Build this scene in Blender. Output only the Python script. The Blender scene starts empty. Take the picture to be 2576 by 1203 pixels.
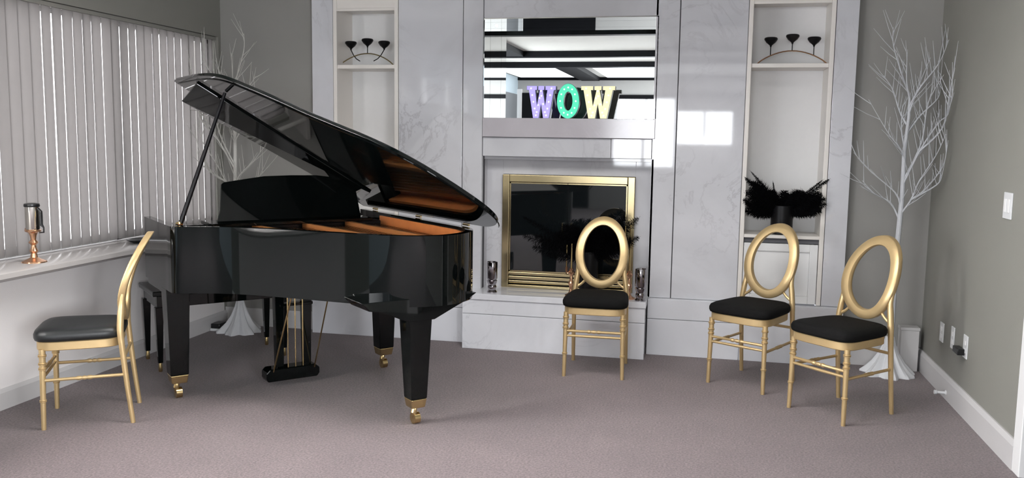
import bpy, bmesh, math, random
from mathutils import Vector, Matrix
PI = math.pi
R = math.radians
scn = bpy.context.scene
COL = scn.collection
random.seed(7)

# ------------------------------------------------------------------ materials
def new_mat(name):
    m = bpy.data.materials.new(name); m.use_nodes = True
    nt = m.node_tree; b = nt.nodes['Principled BSDF']
    return m, nt, b

def simple(name, col, rough=.5, metal=0., coat=0., emit=None, estr=0., spec=None, noise=0., nscale=30., bump=0., bscale=200.):
    m, nt, b = new_mat(name)
    b.inputs['Base Color'].default_value = (*col, 1)
    b.inputs['Roughness'].default_value = rough
    b.inputs['Metallic'].default_value = metal
    b.inputs['Coat Weight'].default_value = coat
    b.inputs['Coat Roughness'].default_value = .03
    if spec is not None: b.inputs['Specular IOR Level'].default_value = spec
    if emit:
        b.inputs['Emission Color'].default_value = (*emit, 1); b.inputs['Emission Strength'].default_value = estr
    tc = nt.nodes.new('ShaderNodeTexCoord')
    if noise > 0:
        n = nt.nodes.new('ShaderNodeTexNoise'); n.inputs['Scale'].default_value = nscale; n.inputs['Detail'].default_value = 5
        nt.links.new(tc.outputs['Object'], n.inputs['Vector'])
        mx = nt.nodes.new('ShaderNodeMix'); mx.data_type = 'RGBA'
        mx.inputs[6].default_value = (*[c*(1-noise) for c in col], 1)
        mx.inputs[7].default_value = (*[min(1, c*(1+noise)) for c in col], 1)
        nt.links.new(n.outputs['Fac'], mx.inputs[0]); nt.links.new(mx.outputs[2], b.inputs['Base Color'])
    if bump > 0:
        n = nt.nodes.new('ShaderNodeTexNoise'); n.inputs['Scale'].default_value = bscale; n.inputs['Detail'].default_value = 3
        nt.links.new(tc.outputs['Object'], n.inputs['Vector'])
        bp = nt.nodes.new('ShaderNodeBump'); bp.inputs['Strength'].default_value = bump; bp.inputs['Distance'].default_value = .004
        nt.links.new(n.outputs['Fac'], bp.inputs['Height']); nt.links.new(bp.outputs['Normal'], b.inputs['Normal'])
    return m

def marble(name, base, vein, rough=.12, tint=None):
    m, nt, b = new_mat(name)
    tc = nt.nodes.new('ShaderNodeTexCoord')
    mp = nt.nodes.new('ShaderNodeMapping'); mp.inputs['Rotation'].default_value = (.3, .5, .4)
    nt.links.new(tc.outputs['Object'], mp.inputs['Vector'])
    # soft clouds
    n1 = nt.nodes.new('ShaderNodeTexNoise'); n1.inputs['Scale'].default_value = 1.7; n1.inputs['Detail'].default_value = 6
    n1.inputs['Distortion'].default_value = .8
    nt.links.new(mp.outputs[0], n1.inputs['Vector'])
    r1 = nt.nodes.new('ShaderNodeValToRGB')
    r1.color_ramp.elements[0].position = .35; r1.color_ramp.elements[0].color = (*[c*.86 for c in base], 1)
    r1.color_ramp.elements[1].position = .62; r1.color_ramp.elements[1].color = (*base, 1)
    nt.links.new(n1.outputs['Fac'], r1.inputs[0])
    # veins
    n2 = nt.nodes.new('ShaderNodeTexNoise'); n2.inputs['Scale'].default_value = 2.1; n2.inputs['Detail'].default_value = 9
    n2.inputs['Roughness'].default_value = .62; n2.inputs['Distortion'].default_value = 1.6
    nt.links.new(mp.outputs[0], n2.inputs['Vector'])
    r2 = nt.nodes.new('ShaderNodeValToRGB')
    e = r2.color_ramp.elements
    e[0].position = .475; e[0].color = (0, 0, 0, 1); e[1].position = .525; e[1].color = (0, 0, 0, 1)
    mid = e.new(.5); mid.color = (1, 1, 1, 1)
    nt.links.new(n2.outputs['Fac'], r2.inputs[0])
    n3 = nt.nodes.new('ShaderNodeTexNoise'); n3.inputs['Scale'].default_value = 1.1
    nt.links.new(mp.outputs[0], n3.inputs['Vector'])
    r3 = nt.nodes.new('ShaderNodeValToRGB'); r3.color_ramp.elements[0].position = .48; r3.color_ramp.elements[1].position = .68
    nt.links.new(n3.outputs['Fac'], r3.inputs[0])
    mul = nt.nodes.new('ShaderNodeMath'); mul.operation = 'MULTIPLY'
    nt.links.new(r2.outputs[0], mul.inputs[0]); nt.links.new(r3.outputs[0], mul.inputs[1])
    mul2 = nt.nodes.new('ShaderNodeMath'); mul2.operation = 'MULTIPLY'; mul2.inputs[1].default_value = .5
    nt.links.new(mul.outputs[0], mul2.inputs[0])
    mx = nt.nodes.new('ShaderNodeMix'); mx.data_type = 'RGBA'
    nt.links.new(mul2.outputs[0], mx.inputs[0]); nt.links.new(r1.outputs[0], mx.inputs[6]); mx.inputs[7].default_value = (*vein, 1)
    nt.links.new(mx.outputs[2], b.inputs['Base Color'])
    b.inputs['Roughness'].default_value = rough
    return m

def carpet_mat():
    m, nt, b = new_mat('carpet_pile')
    tc = nt.nodes.new('ShaderNodeTexCoord')
    n = nt.nodes.new('ShaderNodeTexNoise'); n.inputs['Scale'].default_value = 95; n.inputs['Detail'].default_value = 4; n.inputs['Roughness'].default_value = .7
    n2 = nt.nodes.new('ShaderNodeTexNoise'); n2.inputs['Scale'].default_value = 3; n2.inputs['Detail'].default_value = 4
    nt.links.new(tc.outputs['Object'], n.inputs['Vector']); nt.links.new(tc.outputs['Object'], n2.inputs['Vector'])
    r = nt.nodes.new('ShaderNodeValToRGB')
    r.color_ramp.elements[0].position = .3; r.color_ramp.elements[0].color = (.078, .059, .061, 1)
    r.color_ramp.elements[1].position = .72; r.color_ramp.elements[1].color = (.255, .203, .208, 1)
    nt.links.new(n.outputs['Fac'], r.inputs[0])
    mx = nt.nodes.new('ShaderNodeMix'); mx.data_type = 'RGBA'; mx.blend_type = 'MULTIPLY'; mx.inputs[0].default_value = .5
    r2 = nt.nodes.new('ShaderNodeValToRGB'); r2.color_ramp.elements[0].color = (.75, .75, .76, 1); r2.color_ramp.elements[0].position = .3
    r2.color_ramp.elements[1].color = (1, 1, 1, 1); r2.color_ramp.elements[1].position = .7
    nt.links.new(n2.outputs['Fac'], r2.inputs[0])
    nt.links.new(r.outputs[0], mx.inputs[6]); nt.links.new(r2.outputs[0], mx.inputs[7])
    nt.links.new(mx.outputs[2], b.inputs['Base Color'])
    b.inputs['Roughness'].default_value = .95; b.inputs['Specular IOR Level'].default_value = .1
    b.inputs['Sheen Weight'].default_value = .25
    bp = nt.nodes.new('ShaderNodeBump'); bp.inputs['Strength'].default_value = .6; bp.inputs['Distance'].default_value = .006
    nt.links.new(n.outputs['Fac'], bp.inputs['Height']); nt.links.new(bp.outputs['Normal'], b.inputs['Normal'])
    return m

def slat_mat():
    m = bpy.data.materials.new('blind_fabric'); m.use_nodes = True
    nt = m.node_tree; nt.nodes.clear()
    out = nt.nodes.new('ShaderNodeOutputMaterial'); d = nt.nodes.new('ShaderNodeBsdfDiffuse'); t = nt.nodes.new('ShaderNodeBsdfTranslucent')
    d.inputs[0].default_value = (.22, .21, .205, 1); t.inputs[0].default_value = (.30, .285, .28, 1)
    a = nt.nodes.new('ShaderNodeMixShader'); a.inputs[0].default_value = .3
    nt.links.new(d.outputs[0], a.inputs[1]); nt.links.new(t.outputs[0], a.inputs[2]); nt.links.new(a.outputs[0], out.inputs[0])
    tc = nt.nodes.new('ShaderNodeTexCoord'); n = nt.nodes.new('ShaderNodeTexNoise'); n.inputs['Scale'].default_value = 90
    nt.links.new(tc.outputs['Object'], n.inputs['Vector'])
    bp = nt.nodes.new('ShaderNodeBump'); bp.inputs['Strength'].default_value = .15
    nt.links.new(n.outputs['Fac'], bp.inputs['Height']); nt.links.new(bp.outputs['Normal'], d.inputs['Normal'])
    return m

def glass_mat(name='clear_glass'):
    m, nt, b = new_mat(name)
    b.inputs['Base Color'].default_value = (1, 1, 1, 1); b.inputs['Roughness'].default_value = 0
    b.inputs['Transmission Weight'].default_value = 1; b.inputs['IOR'].default_value = 1.05
    return m

def plaster(name, col):
    return simple(name, col, .75, noise=.03, nscale=4, bump=.08, bscale=180)

M = dict(
    wall=plaster('painted_wall_grey', (.28, .275, .26)),
    wall_side=plaster('painted_wall_warm_grey', (.225, .222, .20)),
    wall_low=plaster('painted_wall_pale', (.80, .775, .77)),
    ceil=plaster('ceiling_paint', (.36, .36, .335)),
    hall=plaster('hall_blue_grey', (.42, .50, .55)),
    far=plaster('far_wall_grey', (.42, .42, .41)),
    trim=simple('white_trim_paint', (.58, .57, .57), .35, noise=.04, nscale=6),
    cream=simple('cream_cabinet_paint', (.80, .765, .72), .35, noise=.03, nscale=5),
    white=simple('white_panel', (.80, .80, .80), .45, noise=.02),
    carpet=carpet_mat(),
    marble=marble('white_marble', (.66, .665, .70), (.34, .33, .36), .035),
    marble2=marble('hearth_marble', (.74, .75, .79), (.42, .42, .45), .08),
    marble_shaded=marble('shaded_mantel_marble', (.56, .535, .57), (.24, .22, .24), .12),  # darker copy of the marble, shade on the mantel front put into its colour
    joint=simple('dark_joint', (.10, .10, .11), .8, noise=.05),
    black=simple('black_piano_lacquer', (.0018, .0028, .0027), .03, spec=.34, noise=.05, nscale=2),
    satin=simple('black_satin_paint', (.004, .004, .005), .35, spec=.25, noise=.1, nscale=5),
    fabric=simple('black_seat_fabric', (.006, .006, .006), .9, spec=.15, noise=.2, nscale=60, bump=.4, bscale=400),
    vinyl=simple('black_seat_vinyl', (.011, .013, .014), .42, noise=.1, nscale=10, bump=.1, bscale=60),
    gold=simple('gold_chair_paint', (.62, .455, .235), .38, metal=.6, noise=.12, nscale=14),
    brass=simple('polished_brass', (.52, .43, .25), .24, metal=1., noise=.06, nscale=3),
    brass2=simple('piano_brass', (.72, .55, .27), .22, metal=1., noise=.05),
    copper=simple('copper_gold', (.62, .36, .22), .25, metal=.9, noise=.12, nscale=30),
    plate=simple('bronzed_iron_plate', (.62, .27, .09), .3, metal=.55, noise=.1, nscale=6),
    wood=simple('orange_inner_rim_wood', (.50, .17, .05), .3, coat=.6, noise=.25, nscale=12),
    steel=simple('steel', (.55, .54, .52), .25, metal=1., noise=.03),
    chrome=simple('smoked_chrome', (.36, .34, .36), .08, metal=1., noise=.1, nscale=20),
    felt=simple('red_felt', (.22, .02, .02), .9, noise=.1),
    ivory=simple('white_key', (.75, .74, .70), .25, noise=.02),
    mirror=simple('mirror_glass', (.86, .88, .88), .0, metal=1.),
    fireglass=simple('smoked_fire_glass', (.006, .008, .009), .03, coat=.6, noise=.2, nscale=3),
    bark=simple('white_branch_paint', (.55, .565, .59), .6, noise=.1, nscale=50),
    cloth=simple('white_cloth', (.70, .71, .73), .8, noise=.05, nscale=20, bump=.2, bscale=40),
    feather=simple('black_feather', (.002, .002, .0025), .9, spec=.05, noise=.2, nscale=50),
    blackp=simple('black_plastic', (.008, .008, .009), .3, noise=.1),
    plastic=simple('white_plastic', (.72, .73, .74), .3, noise=.02),
    bark2=simple('beige_branch_paint', (.52, .51, .48), .7, noise=.1, nscale=50),
    slat=slat_mat(), glass=glass_mat(), beam=simple('dark_beam', (.004, .0045, .006), .6, spec=.15, noise=.1, nscale=3),
    silver=simple('silver_tube', (.62, .60, .56), .12, metal=1., noise=.05),
    sill=simple('glossy_sill_paint', (.46, .44, .43), .22, noise=.04, nscale=5),
    alum=simple('window_frame_white', (.7, .7, .7), .4, noise=.02),
)
def letter_mats(name, face, back):
    f = simple(name+'_face', face, .45, emit=face, estr=.8, noise=.03)
    s = simple(name+'_side', back, .4, noise=.05)
    return f, s
bulb = simple('lit_bulb', (1, .97, .88), .3, emit=(1, .97, .85), estr=1.1, noise=.01)

# ------------------------------------------------------------------ mesh helpers
def B(): return bmesh.new()

def add_box(bm, x0, x1, y0, y1, z0, z1, mat=None):
    vs = [bm.verts.new(p) for p in ((x0,y0,z0),(x1,y0,z0),(x1,y1,z0),(x0,y1,z0),(x0,y0,z1),(x1,y0,z1),(x1,y1,z1),(x0,y1,z1))]
    if mat is not None:
        for v in vs: v.co = mat @ v.co
    for f in ((0,3,2,1),(4,5,6,7),(0,1,5,4),(1,2,6,5),(2,3,7,6),(3,0,4,7)):
        bm.faces.new([vs[i] for i in f])
    return bm

def add_hex(bm, bottom, top):
    """general block from 4 bottom and 4 top points"""
    vs = [bm.verts.new(p) for p in list(bottom)+list(top)]
    for f in ((0,3,2,1),(4,5,6,7),(0,1,5,4),(1,2,6,5),(2,3,7,6),(3,0,4,7)):
        bm.faces.new([vs[i] for i in f])
    return bm

def add_prism(bm, pts, fn, h0, h1):
    """pts 2D polygon, fn(a,b,h)->3D ; extruded from h0 to h1"""
    a = [bm.verts.new(fn(p[0], p[1], h0)) for p in pts]
    b = [bm.verts.new(fn(p[0], p[1], h1)) for p in pts]
    n = len(pts)
    bm.faces.new(a[::-1]); bm.faces.new(b)
    for i in range(n): bm.faces.new([a[i], a[(i+1) % n], b[(i+1) % n], b[i]])
    return bm

def add_lathe(bm, prof, origin=(0,0,0), seg=20, axis=None, sx=1., sy=1.):
    """prof list of (r,z). axis: Matrix to orient"""
    rings = []
    for r, z in prof:
        ring = []
        for k in range(seg):
            a = 2*PI*k/seg
            p = Vector((r*math.cos(a)*sx, r*math.sin(a)*sy, z))
            if axis is not None: p = axis @ p
            ring.append(bm.verts.new(p + Vector(origin)))
        rings.append(ring)
    for i in range(len(rings)-1):
        for k in range(seg):
            bm.faces.new([rings[i][k], rings[i][(k+1) % seg], rings[i+1][(k+1) % seg], rings[i+1][k]])
    bm.faces.new(rings[0][::-1]); bm.faces.new(rings[-1])
    return bm

def add_tube(bm, pts, rad, seg=8, cap=True):
    pts = [Vector(p) for p in pts]; n = len(pts)
    if not hasattr(rad, '__len__'): rad = [rad]*n
    rings = []; prev = None
    for i, p in enumerate(pts):
        t = (pts[min(i+1, n-1)] - pts[max(i-1, 0)]).normalized()
        if prev is None:
            up = Vector((0,0,1)) if abs(t.z) < .9 else Vector((1,0,0))
            s = t.cross(up).normalized()
        else:
            s = (prev - t*prev.dot(t)).normalized()
        prev = s; q = t.cross(s)
        rings.append([bm.verts.new(p + (s*math.cos(2*PI*k/seg) + q*math.sin(2*PI*k/seg))*rad[i]) for k in range(seg)])
    for i in range(n-1):
        for k in range(seg):
            bm.faces.new([rings[i][k], rings[i][(k+1) % seg], rings[i+1][(k+1) % seg], rings[i+1][k]])
    if cap:
        bm.faces.new(rings[0][::-1]); bm.faces.new(rings[-1])
    return bm

def add_turned(bm, p0, p1, prof, seg=12):
    """lathe profile (t 0..1, r) between two points"""
    p0 = Vector(p0); p1 = Vector(p1)
    add_tube(bm, [p0.lerp(p1, t) for t, r in prof], [r for t, r in prof], seg)
    return bm

def crom(pts, k=8, closed=False):
    out = []; n = len(pts)
    rng = range(n) if closed else range(n-1)
    for i in rng:
        g = (lambda j: pts[j % n]) if closed else (lambda j: pts[max(0, min(n-1, j))])
        a, b, c, d = [Vector(g(i+o)) for o in (-1, 0, 1, 2)]
        for s in range(k):
            t = s/k
            out.append(.5*((2*b)+(c-a)*t+(2*a-5*b+4*c-d)*t*t+(3*b-a-3*c+d)*t*t*t))
    if not closed: out.append(Vector(pts[-1]))
    return out

def obj(name, bm, mat, parent=None, bevel=0., smooth=True, angle=35, sub=0):
    bmesh.ops.recalc_face_normals(bm, faces=bm.faces)
    me = bpy.data.meshes.new(name); bm.to_mesh(me); bm.free()
    mats = mat if isinstance(mat, (list, tuple)) else [mat]
    for m in mats: me.materials.append(m)
    if smooth:
        for p in me.polygons: p.use_smooth = True
        try: me.set_sharp_from_angle(angle=R(angle))
        except Exception: pass
    o = bpy.data.objects.new(name, me); COL.objects.link(o)
    if parent is not None: o.parent = parent
    if bevel > 0:
        md = o.modifiers.new('bevel', 'BEVEL'); md.width = bevel; md.segments = 2; md.limit_method = 'ANGLE'; md.angle_limit = R(40)
    if sub:
        md = o.modifiers.new('sub', 'SUBSURF'); md.levels = sub; md.render_levels = sub
    return o

def thing(name, label, cat, loc=(0,0,0), rotz=0., group=None):
    o = bpy.data.objects.new(name, None); COL.objects.link(o)
    o.empty_display_size = .1
    o.location = loc; o.rotation_euler = (0, 0, rotz); o['label'] = label; o['category'] = cat
    if group: o['group'] = group
    return o

def tag(o, label, cat, group=None):
    o['label'] = label; o['category'] = cat
    if group: o['group'] = group
    return o

def struct(name, bm, mat, parent=None, bevel=0., smooth=False):
    o = obj(name, bm, mat, parent, bevel, smooth)
    if parent is None: o['kind'] = 'structure'
    return o

def dup(root, loc, rotz, label, group=None):
    r = root.copy(); COL.objects.link(r); r.location = loc; r.rotation_euler = (0, 0, rotz); r['label'] = label
    if group: r['group'] = group
    for ch in list(root.children):
        c = ch.copy(); COL.objects.link(c); c.parent = r
        for g in list(ch.children):
            d = g.copy(); COL.objects.link(d); d.parent = c
    return r

# ------------------------------------------------------------------ room
XL, XR = -3.54, 1.415        # left (window) wall, right wall
YB = 6.02                    # painted back wall
YM = 5.96                    # face of the marble
ZC = 2.75
YF = -6.2                    # far wall behind the viewer
XH = -4.0                    # hall left wall
YJ = 1.2                     # where the hall widens

struct('floor', add_box(B(), XH-.3, 3.6, YF-.3, 6.5, -.1, 0), M['carpet'])
struct('ceiling', add_box(B(), XH-.3, 3.6, YF-.3, 6.5, ZC, ZC+.1), M['ceil'])

# back wall: painted strips left and right of the marble, and what closes the recesses
bm = B()
add_box(bm, XL-.3, -2.78, YB, YB+.1, 0, ZC); add_box(bm, .91, XR+.1, YB, YB+.1, 0, ZC)
struct('wall_back', bm, M['wall'])

# left wall with the window opening  (opening: y 1.75..5.985, z .775..2.16)
WY0, WY1, WZ0, WZ1 = 1.75, 5.985, .72, 2.16
bm = B()
add_box(bm, XL-.14, XL, YJ, YB, WZ1, ZC)
add_box(bm, XL-.14, XL, YJ, WY0, 0, WZ1); add_box(bm, XL-.14, XL, WY1, YB+.1, 0, WZ1)
struct('wall_left', bm, M['wall_side'])
bm = B(); add_box(bm, XL-.14, XL, WY0, WY1, 0, WZ0)
struct('wall_left_below_window', bm, M['wall_low'])
bm = B(); add_box(bm, XH-.1, XL-.14, YJ-.1, YJ, 0, ZC)
add_box(bm, XH-.1, XH, YF, -2.9, 0, ZC); add_box(bm, XH-.1, XH, .6, YJ-.1, 0, ZC)
add_box(bm, XH-.1, XH, -2.9, .6, 0, .8); add_box(bm, XH-.1, XH, -2.9, .6, 2.3, ZC)
struct('wall_left_hall', bm, M['hall'])
# right wall
bm = B(); add_box(bm, XR, XR+.12, 4.17, YB, 0, ZC)
struct('wall_right', bm, M['wall_side'])
bm = B(); add_box(bm, XR, XR+.12, 3.2, 4.17, 2.1, ZC); add_box(bm, XR, XR+.12, .6, 3.2, 0, ZC)
add_box(bm, XR, 3.5, .5, .6, 0, ZC); add_box(bm, 3.4, 3.5, YF, -5., 0, ZC); add_box(bm, 3.4, 3.5, -1., .5, 0, ZC); add_box(bm, 3.4, 3.5, -5., -1., 0, .8); add_box(bm, 3.4, 3.5, -5., -1., 2.3, ZC)
add_box(bm, 2.4, 2.5, 3.0, 4.4, 0, ZC); add_box(bm, XR+.12, 2.4, 3.0, 3.1, 0, ZC); add_box(bm, XR+.12, 2.4, 4.3, 4.4, 0, ZC)
struct('wall_right_hall', bm, M['wall'])
bm = B()
add_box(bm, XR-.018, XR+.13, 4.10, 4.19, 0, 2.14); add_box(bm, XR-.018, XR+.13, 3.18, 3.27, 0, 2.14); add_box(bm, XR-.018, XR+.13, 3.27, 4.10, 2.05, 2.14)
struct('trim_1', bm, M['white'], bevel=.004)
# far wall behind the viewer with the bright windows
FW = [(-1.83, -1.27), (-1.21, -.63), (-.57, .51)]
bm = B()
add_box(bm, XH, -1.9, YF-.12, YF, 0, ZC); add_box(bm, .57, 3.4, YF-.12, YF, 0, ZC)
add_box(bm, -1.9, .57, YF-.12, YF, 2.30, ZC); add_box(bm, -1.9, .57, YF-.12, YF, 0, .85)
struct('wall_far', bm, M['far'])
bm = B()
for x in (-1.9, -1.27, -.63, .51): add_box(bm, x, x+.06, YF-.08, YF-.02, .85, 2.3)
add_box(bm, -1.9, .57, YF-.08, YF-.02, .85, .91)
add_box(bm, -.05, -.01, YF-.08, YF-.02, 1.35, 2.05)
struct('window_2', bm, M['alum'])
bm = B(); add_box(bm, -.57, .57, YF-.11, YF-.01, .85, 1.38); add_box(bm, -.57, .57, YF-.11, YF-.01, 2.03, 2.3)
struct('wall_far_panel', bm, M['far'])
bm = B()
for y in (-2.9, -1.75, -.6, .55): add_box(bm, XH-.08, XH-.02, y, y+.05, .8, 2.3)
struct('fill_window_left', bm, M['alum'])  # unseen window added so fill light enters from the left
bm = B()
for y in (-5., -3.7, -2.4, -1.05): add_box(bm, 3.42, 3.48, y, y+.05, .8, 2.3)
struct('fill_window_right', bm, M['alum'])  # unseen window added as a fill source from the right
bm = B(); add_box(bm, -2.1, 3.3, YF, YF+.05, 2.30, 2.385)
struct('trim_2', bm, M['beam'])
bm = B(); add_box(bm, XH, 3.4, YF, YF+.04, 2.69, 2.75)
struct('trim_3', bm, M['beam'])
# ceiling beams of the hall
bm = B()
add_box(bm, XH, 3.4, 2.08, 2.22, 2.66, ZC); add_box(bm, XH, 3.4, -.72, -.56, 2.66, ZC); add_box(bm, XH, 3.4, -2.6, -2.4, 2.66, ZC)
add_box(bm, -4., -2.72, -.6, 2.1, 2.67, ZC); add_box(bm, -2.6, -2.22, -6.1, -2.5, 2.67, ZC)
struct('trim_4', bm, M['beam'])
# dark double door and grey door of the hall, seen in the mirror
bm = B(); add_box(bm, -3.9, -2.35, YF+.002, YF+.03, 0, 2.42)
struct('door_1', bm, M['beam'])
bm = B(); add_box(bm, XH-.001, XH+.03, -6.0, -3.4, 0, 2.38)
struct('door_2', bm, simple('grey_door', (.16, .17, .18), .5, noise=.05))
bm = B(); add_box(bm, -4.0, -3.9, YF, YF+.08, 0, 2.5)
struct('trim_5', bm, M['white'])

# baseboards
bm = B()
add_prism(bm, [(0,0),(.018,0),(.018,.11),(.008,.135),(0,.135)], lambda a,b,h: (XR-a, h, b), 4.19, YB)
struct('baseboard_right', bm, M['trim'])
bm = B(); add_box(bm, .915, XR, YB-.018, YB, 0, .135)
add_box(bm, XL, -2.785, YB-.018, YB, 0, .135)
struct('baseboard_back', bm, M['trim'])
bm = B()
add_prism(bm, [(0,0),(.015,0),(.015,.09),(.006,.11),(0,.11)], lambda a,b,h: (XL+a, h, b), YJ, YB)
struct('baseboard_left', bm, M['trim'])

# window on the left: frame, glass, deep sill, vertical blind
w1 = thing('window_1', 'x', 'window'); del w1['label']; del w1['category']; w1['kind'] = 'structure'
bm = B()
x0, x1 = XL-.125, XL-.085
add_box(bm, x0, x1, WY0, WY0+.05, WZ0+.05, WZ1); add_box(bm, x0, x1, WY1-.05, WY1, WZ0+.05, WZ1)
for y in (2.8, 3.85, 4.9): add_box(bm, x0, x1, y-.025, y+.025, WZ0+.05, WZ1)
add_box(bm, x0, x1, WY0, WY1, WZ0+.05, WZ0+.1); add_box(bm, x0, x1, WY0, WY1, WZ1-.05, WZ1)
obj('window_frame', bm, M['alum'], w1, smooth=False)
obj('window_glass', add_box(B(), x0+.015, x0+.02, WY0+.02, WY1-.02, WZ0+.06, WZ1-.02), M['glass'], w1, smooth=False)
bm = B()
prof = [(XL-.14, .765), (-3.30, .765), (-3.288, .758), (-3.286, .735), (-3.30, .72), (-3.33, .712), (XL, .705), (XL, .72), (XL-.14, .72)]
add_prism(bm, prof, lambda a,b,h: (a, h, b), YJ+.02, YB)
sill = struct('window_sill', bm, M['sill'], w1, smooth=True)

vb = thing('vertical_blind', 'grey vertical fabric blind hanging closed across the left window', 'blind', (XL-.03, 3.15, 0))
obj('headrail', add_box(B(), -.03, .015, 0, 2.825, 2.135, 2.157), M['wall_side'], vb, smooth=False)  # grey colour stands in for shade along the top of the blind
proto = None
n_sl = 34
for i in range(n_sl):
    y = .05 + i*2.735/(n_sl-1)
    if proto is None:
        bm = B(); W = .0445
        pts = []
        for s in range(7):
            a = -W + 2*W*s/6
            pts.append((.006*(1-(a/W)**2), a))
        # thin curved vane
        fr = [bm.verts.new((p[0], p[1], z)) for z in (.785, 1.45, 2.135) for p in pts]
        for r_ in range(2):
            for s in range(6):
                bm.faces.new([fr[r_*7+s], fr[r_*7+s+1], fr[(r_+1)*7+s+1], fr[(r_+1)*7+s]])
        proto = obj('slat', bm, M['slat'], vb)
        o = proto
    else:
        o = proto.copy(); COL.objects.link(o); o.parent = vb
    o.location = (-.005, y, 0)
    o.rotation_euler = (random.uniform(-.002, .002), 0, R(2 + random.choice((0, 1, 3, 6)) + random.uniform(-2, 2)))

# ------------------------------------------------------------------ marble wall, plinth, mantel
bm = B()
T = .05
g = .003
YR = 6.31                          # back of the mirror recess
def slab(x0, x1, z0, z1, y=YM): add_box(bm, x0+g/2, x1-g/2, y, y+T, z0+g/2, z1-g/2)
slab(-2.785, -2.622, .385, ZC)
slab(-2.13, -1.66, .385, ZC)
slab(-1.655, -1.513, .385, ZC, YM-.012)
slab(-.347, -.191, .385, ZC)
slab(-.188, .243, .385, ZC)
slab(.778, .915, .385, ZC)
slab(-1.513, -.329, 2.262, ZC)
slab(-1.513, -.62, 1.322, 1.455); slab(-.62, -.347, 1.322, 1.455)
# reveal of the fireplace recess
add_box(bm, -1.54, -1.513, YM, 6.11, .385, 1.322); add_box(bm, -.347, -.33, YM, 6.11, .385, 1.322); add_box(bm, -1.513, -.347, YM+T, 6.11, 1.30, 1.322)
# inner marble surround
add_box(bm, -1.513, -1.392, 6.10, 6.13, .385, 1.30); add_box(bm, -.458, -.347, 6.10, 6.13, .385, 1.30); add_box(bm, -1.392, -.458, 6.10, 6.13, 1.195, 1.30)
# small bottom beads of the panels
o = struct('wall_marble', bm, M['marble'], bevel=.0015)
bm = B()                            # dark joint backing behind the slabs
add_box(bm, -2.79, -2.622, YM+T-.03, YM+T+.02, 0, ZC); add_box(bm, -2.13, -1.512, YM+T-.03, YM+T+.02, 0, ZC)
add_box(bm, -.33, .243, YM+T-.03, YM+T+.02, 0, ZC); add_box(bm, .778, .912, YM+T-.03, YM+T+.02, 0, ZC)
add_box(bm, -1.512, -.33, YM+T-.03, YM+T+.02, 2.28, ZC); add_box(bm, -1.512, -.33, YM+T-.03, YM+T+.02, 1.33, 1.46)
add_box(bm, -1.6, -.25, 6.13, 6.2, 0, 1.33)
struct('wall_marble_backing', bm, M['joint'])
# plinth along the foot of the marble wall
bm = B()
for (x0, x1) in ((-2.785, -1.59), (-.34, .27), (.27, .915)):
    add_box(bm, x0+g/2, x1-g/2, 5.912, YM+.02, .0, .247); add_box(bm, x0+g/2, x1-g/2, 5.912, YM+.02, .25, .385)
struct('trim_6', bm, M['marble2'], bevel=.002)

fp = thing('fireplace', 'brass framed fireplace with smoked glass doors and a raised marble hearth', 'fireplace', (0, 0, 0))
bm = B(); add_box(bm, -1.592, -.345, 5.75, YM, 0, .2435); add_box(bm, -1.592, -.345, 5.75, YM, .2465, .345)
obj('hearth', bm, M['marble2'], fp, bevel=.002, smooth=False)
obj('hearth_slab', add_box(B(), -1.60, -.340, 5.742, 6.10, .346, .387), M['marble2'], fp, bevel=.003, smooth=False)
bm = B(); add_box(bm, -1.511, -.329, YM-.02, YR, 1.456, 1.587)
obj('mantel_shelf', bm, M['marble_shaded'], fp, bevel=.003, smooth=False)
# brass surround
bm = B()
FX0, FX1, FZ0, FZ1 = -1.392, -.458, .387, 1.193
def fbar(a0, a1, c0, c1, y0=6.065, y1=6.10): add_box(bm, a0, a1, y0, y1, c0, c1)
fbar(FX0, FX0+.05, FZ0, FZ1); fbar(FX1-.05, FX1, FZ0, FZ1); fbar(FX0+.0505, FX1-.0505, FZ1-.052, FZ1)
obj('brass_frame', bm, M['brass'], fp, bevel=.004, smooth=False)
bm = B()
fbar(FX0+.05, FX1-.05, .478, .500); fbar(FX0+.05, FX1-.05, .446, .470, 6.07); fbar(FX0+.05, FX1-.05, .418, .438, 6.075); fbar(FX0+.05, FX1-.05, .387, .408, 6.06)
obj('brass_louvre', bm, M['brass'], fp, bevel=.004, smooth=False)
obj('firebox', add_box(B(), FX0+.03, FX1-.03, 6.105, 6.13, .39, 1.17), M['satin'], fp, smooth=False)
for k, (a0, a1) in enumerate(((FX0+.052, -.927), (-.923, FX1-.052))):
    d = obj('glass_door', add_box(B(), a0, a1, 6.084, 6.09, .502, 1.139), M['fireglass'], fp, smooth=False)
    bm = B()
    for (c0, c1, e0, e1) in (((a0, a0+.008, .502, 1.139) if k == 0 else (a1-.008, a1, .502, 1.139)), (a0, a1, .502, .510), (a0, a1, 1.131, 1.139)):
        add_box(bm, c0, c1, 6.078, 6.084, e0, e1)
    obj('door_edge', bm, M['brass'], d, smooth=False)
    hx = a1-.03 if k == 0 else a0+.03
    obj('door_handle', add_tube(B(), [(hx, 6.082, .86), (hx, 6.06, .86), (hx, 6.06, .80), (hx, 6.082, .80)], .004), M['brass'], d)

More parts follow.
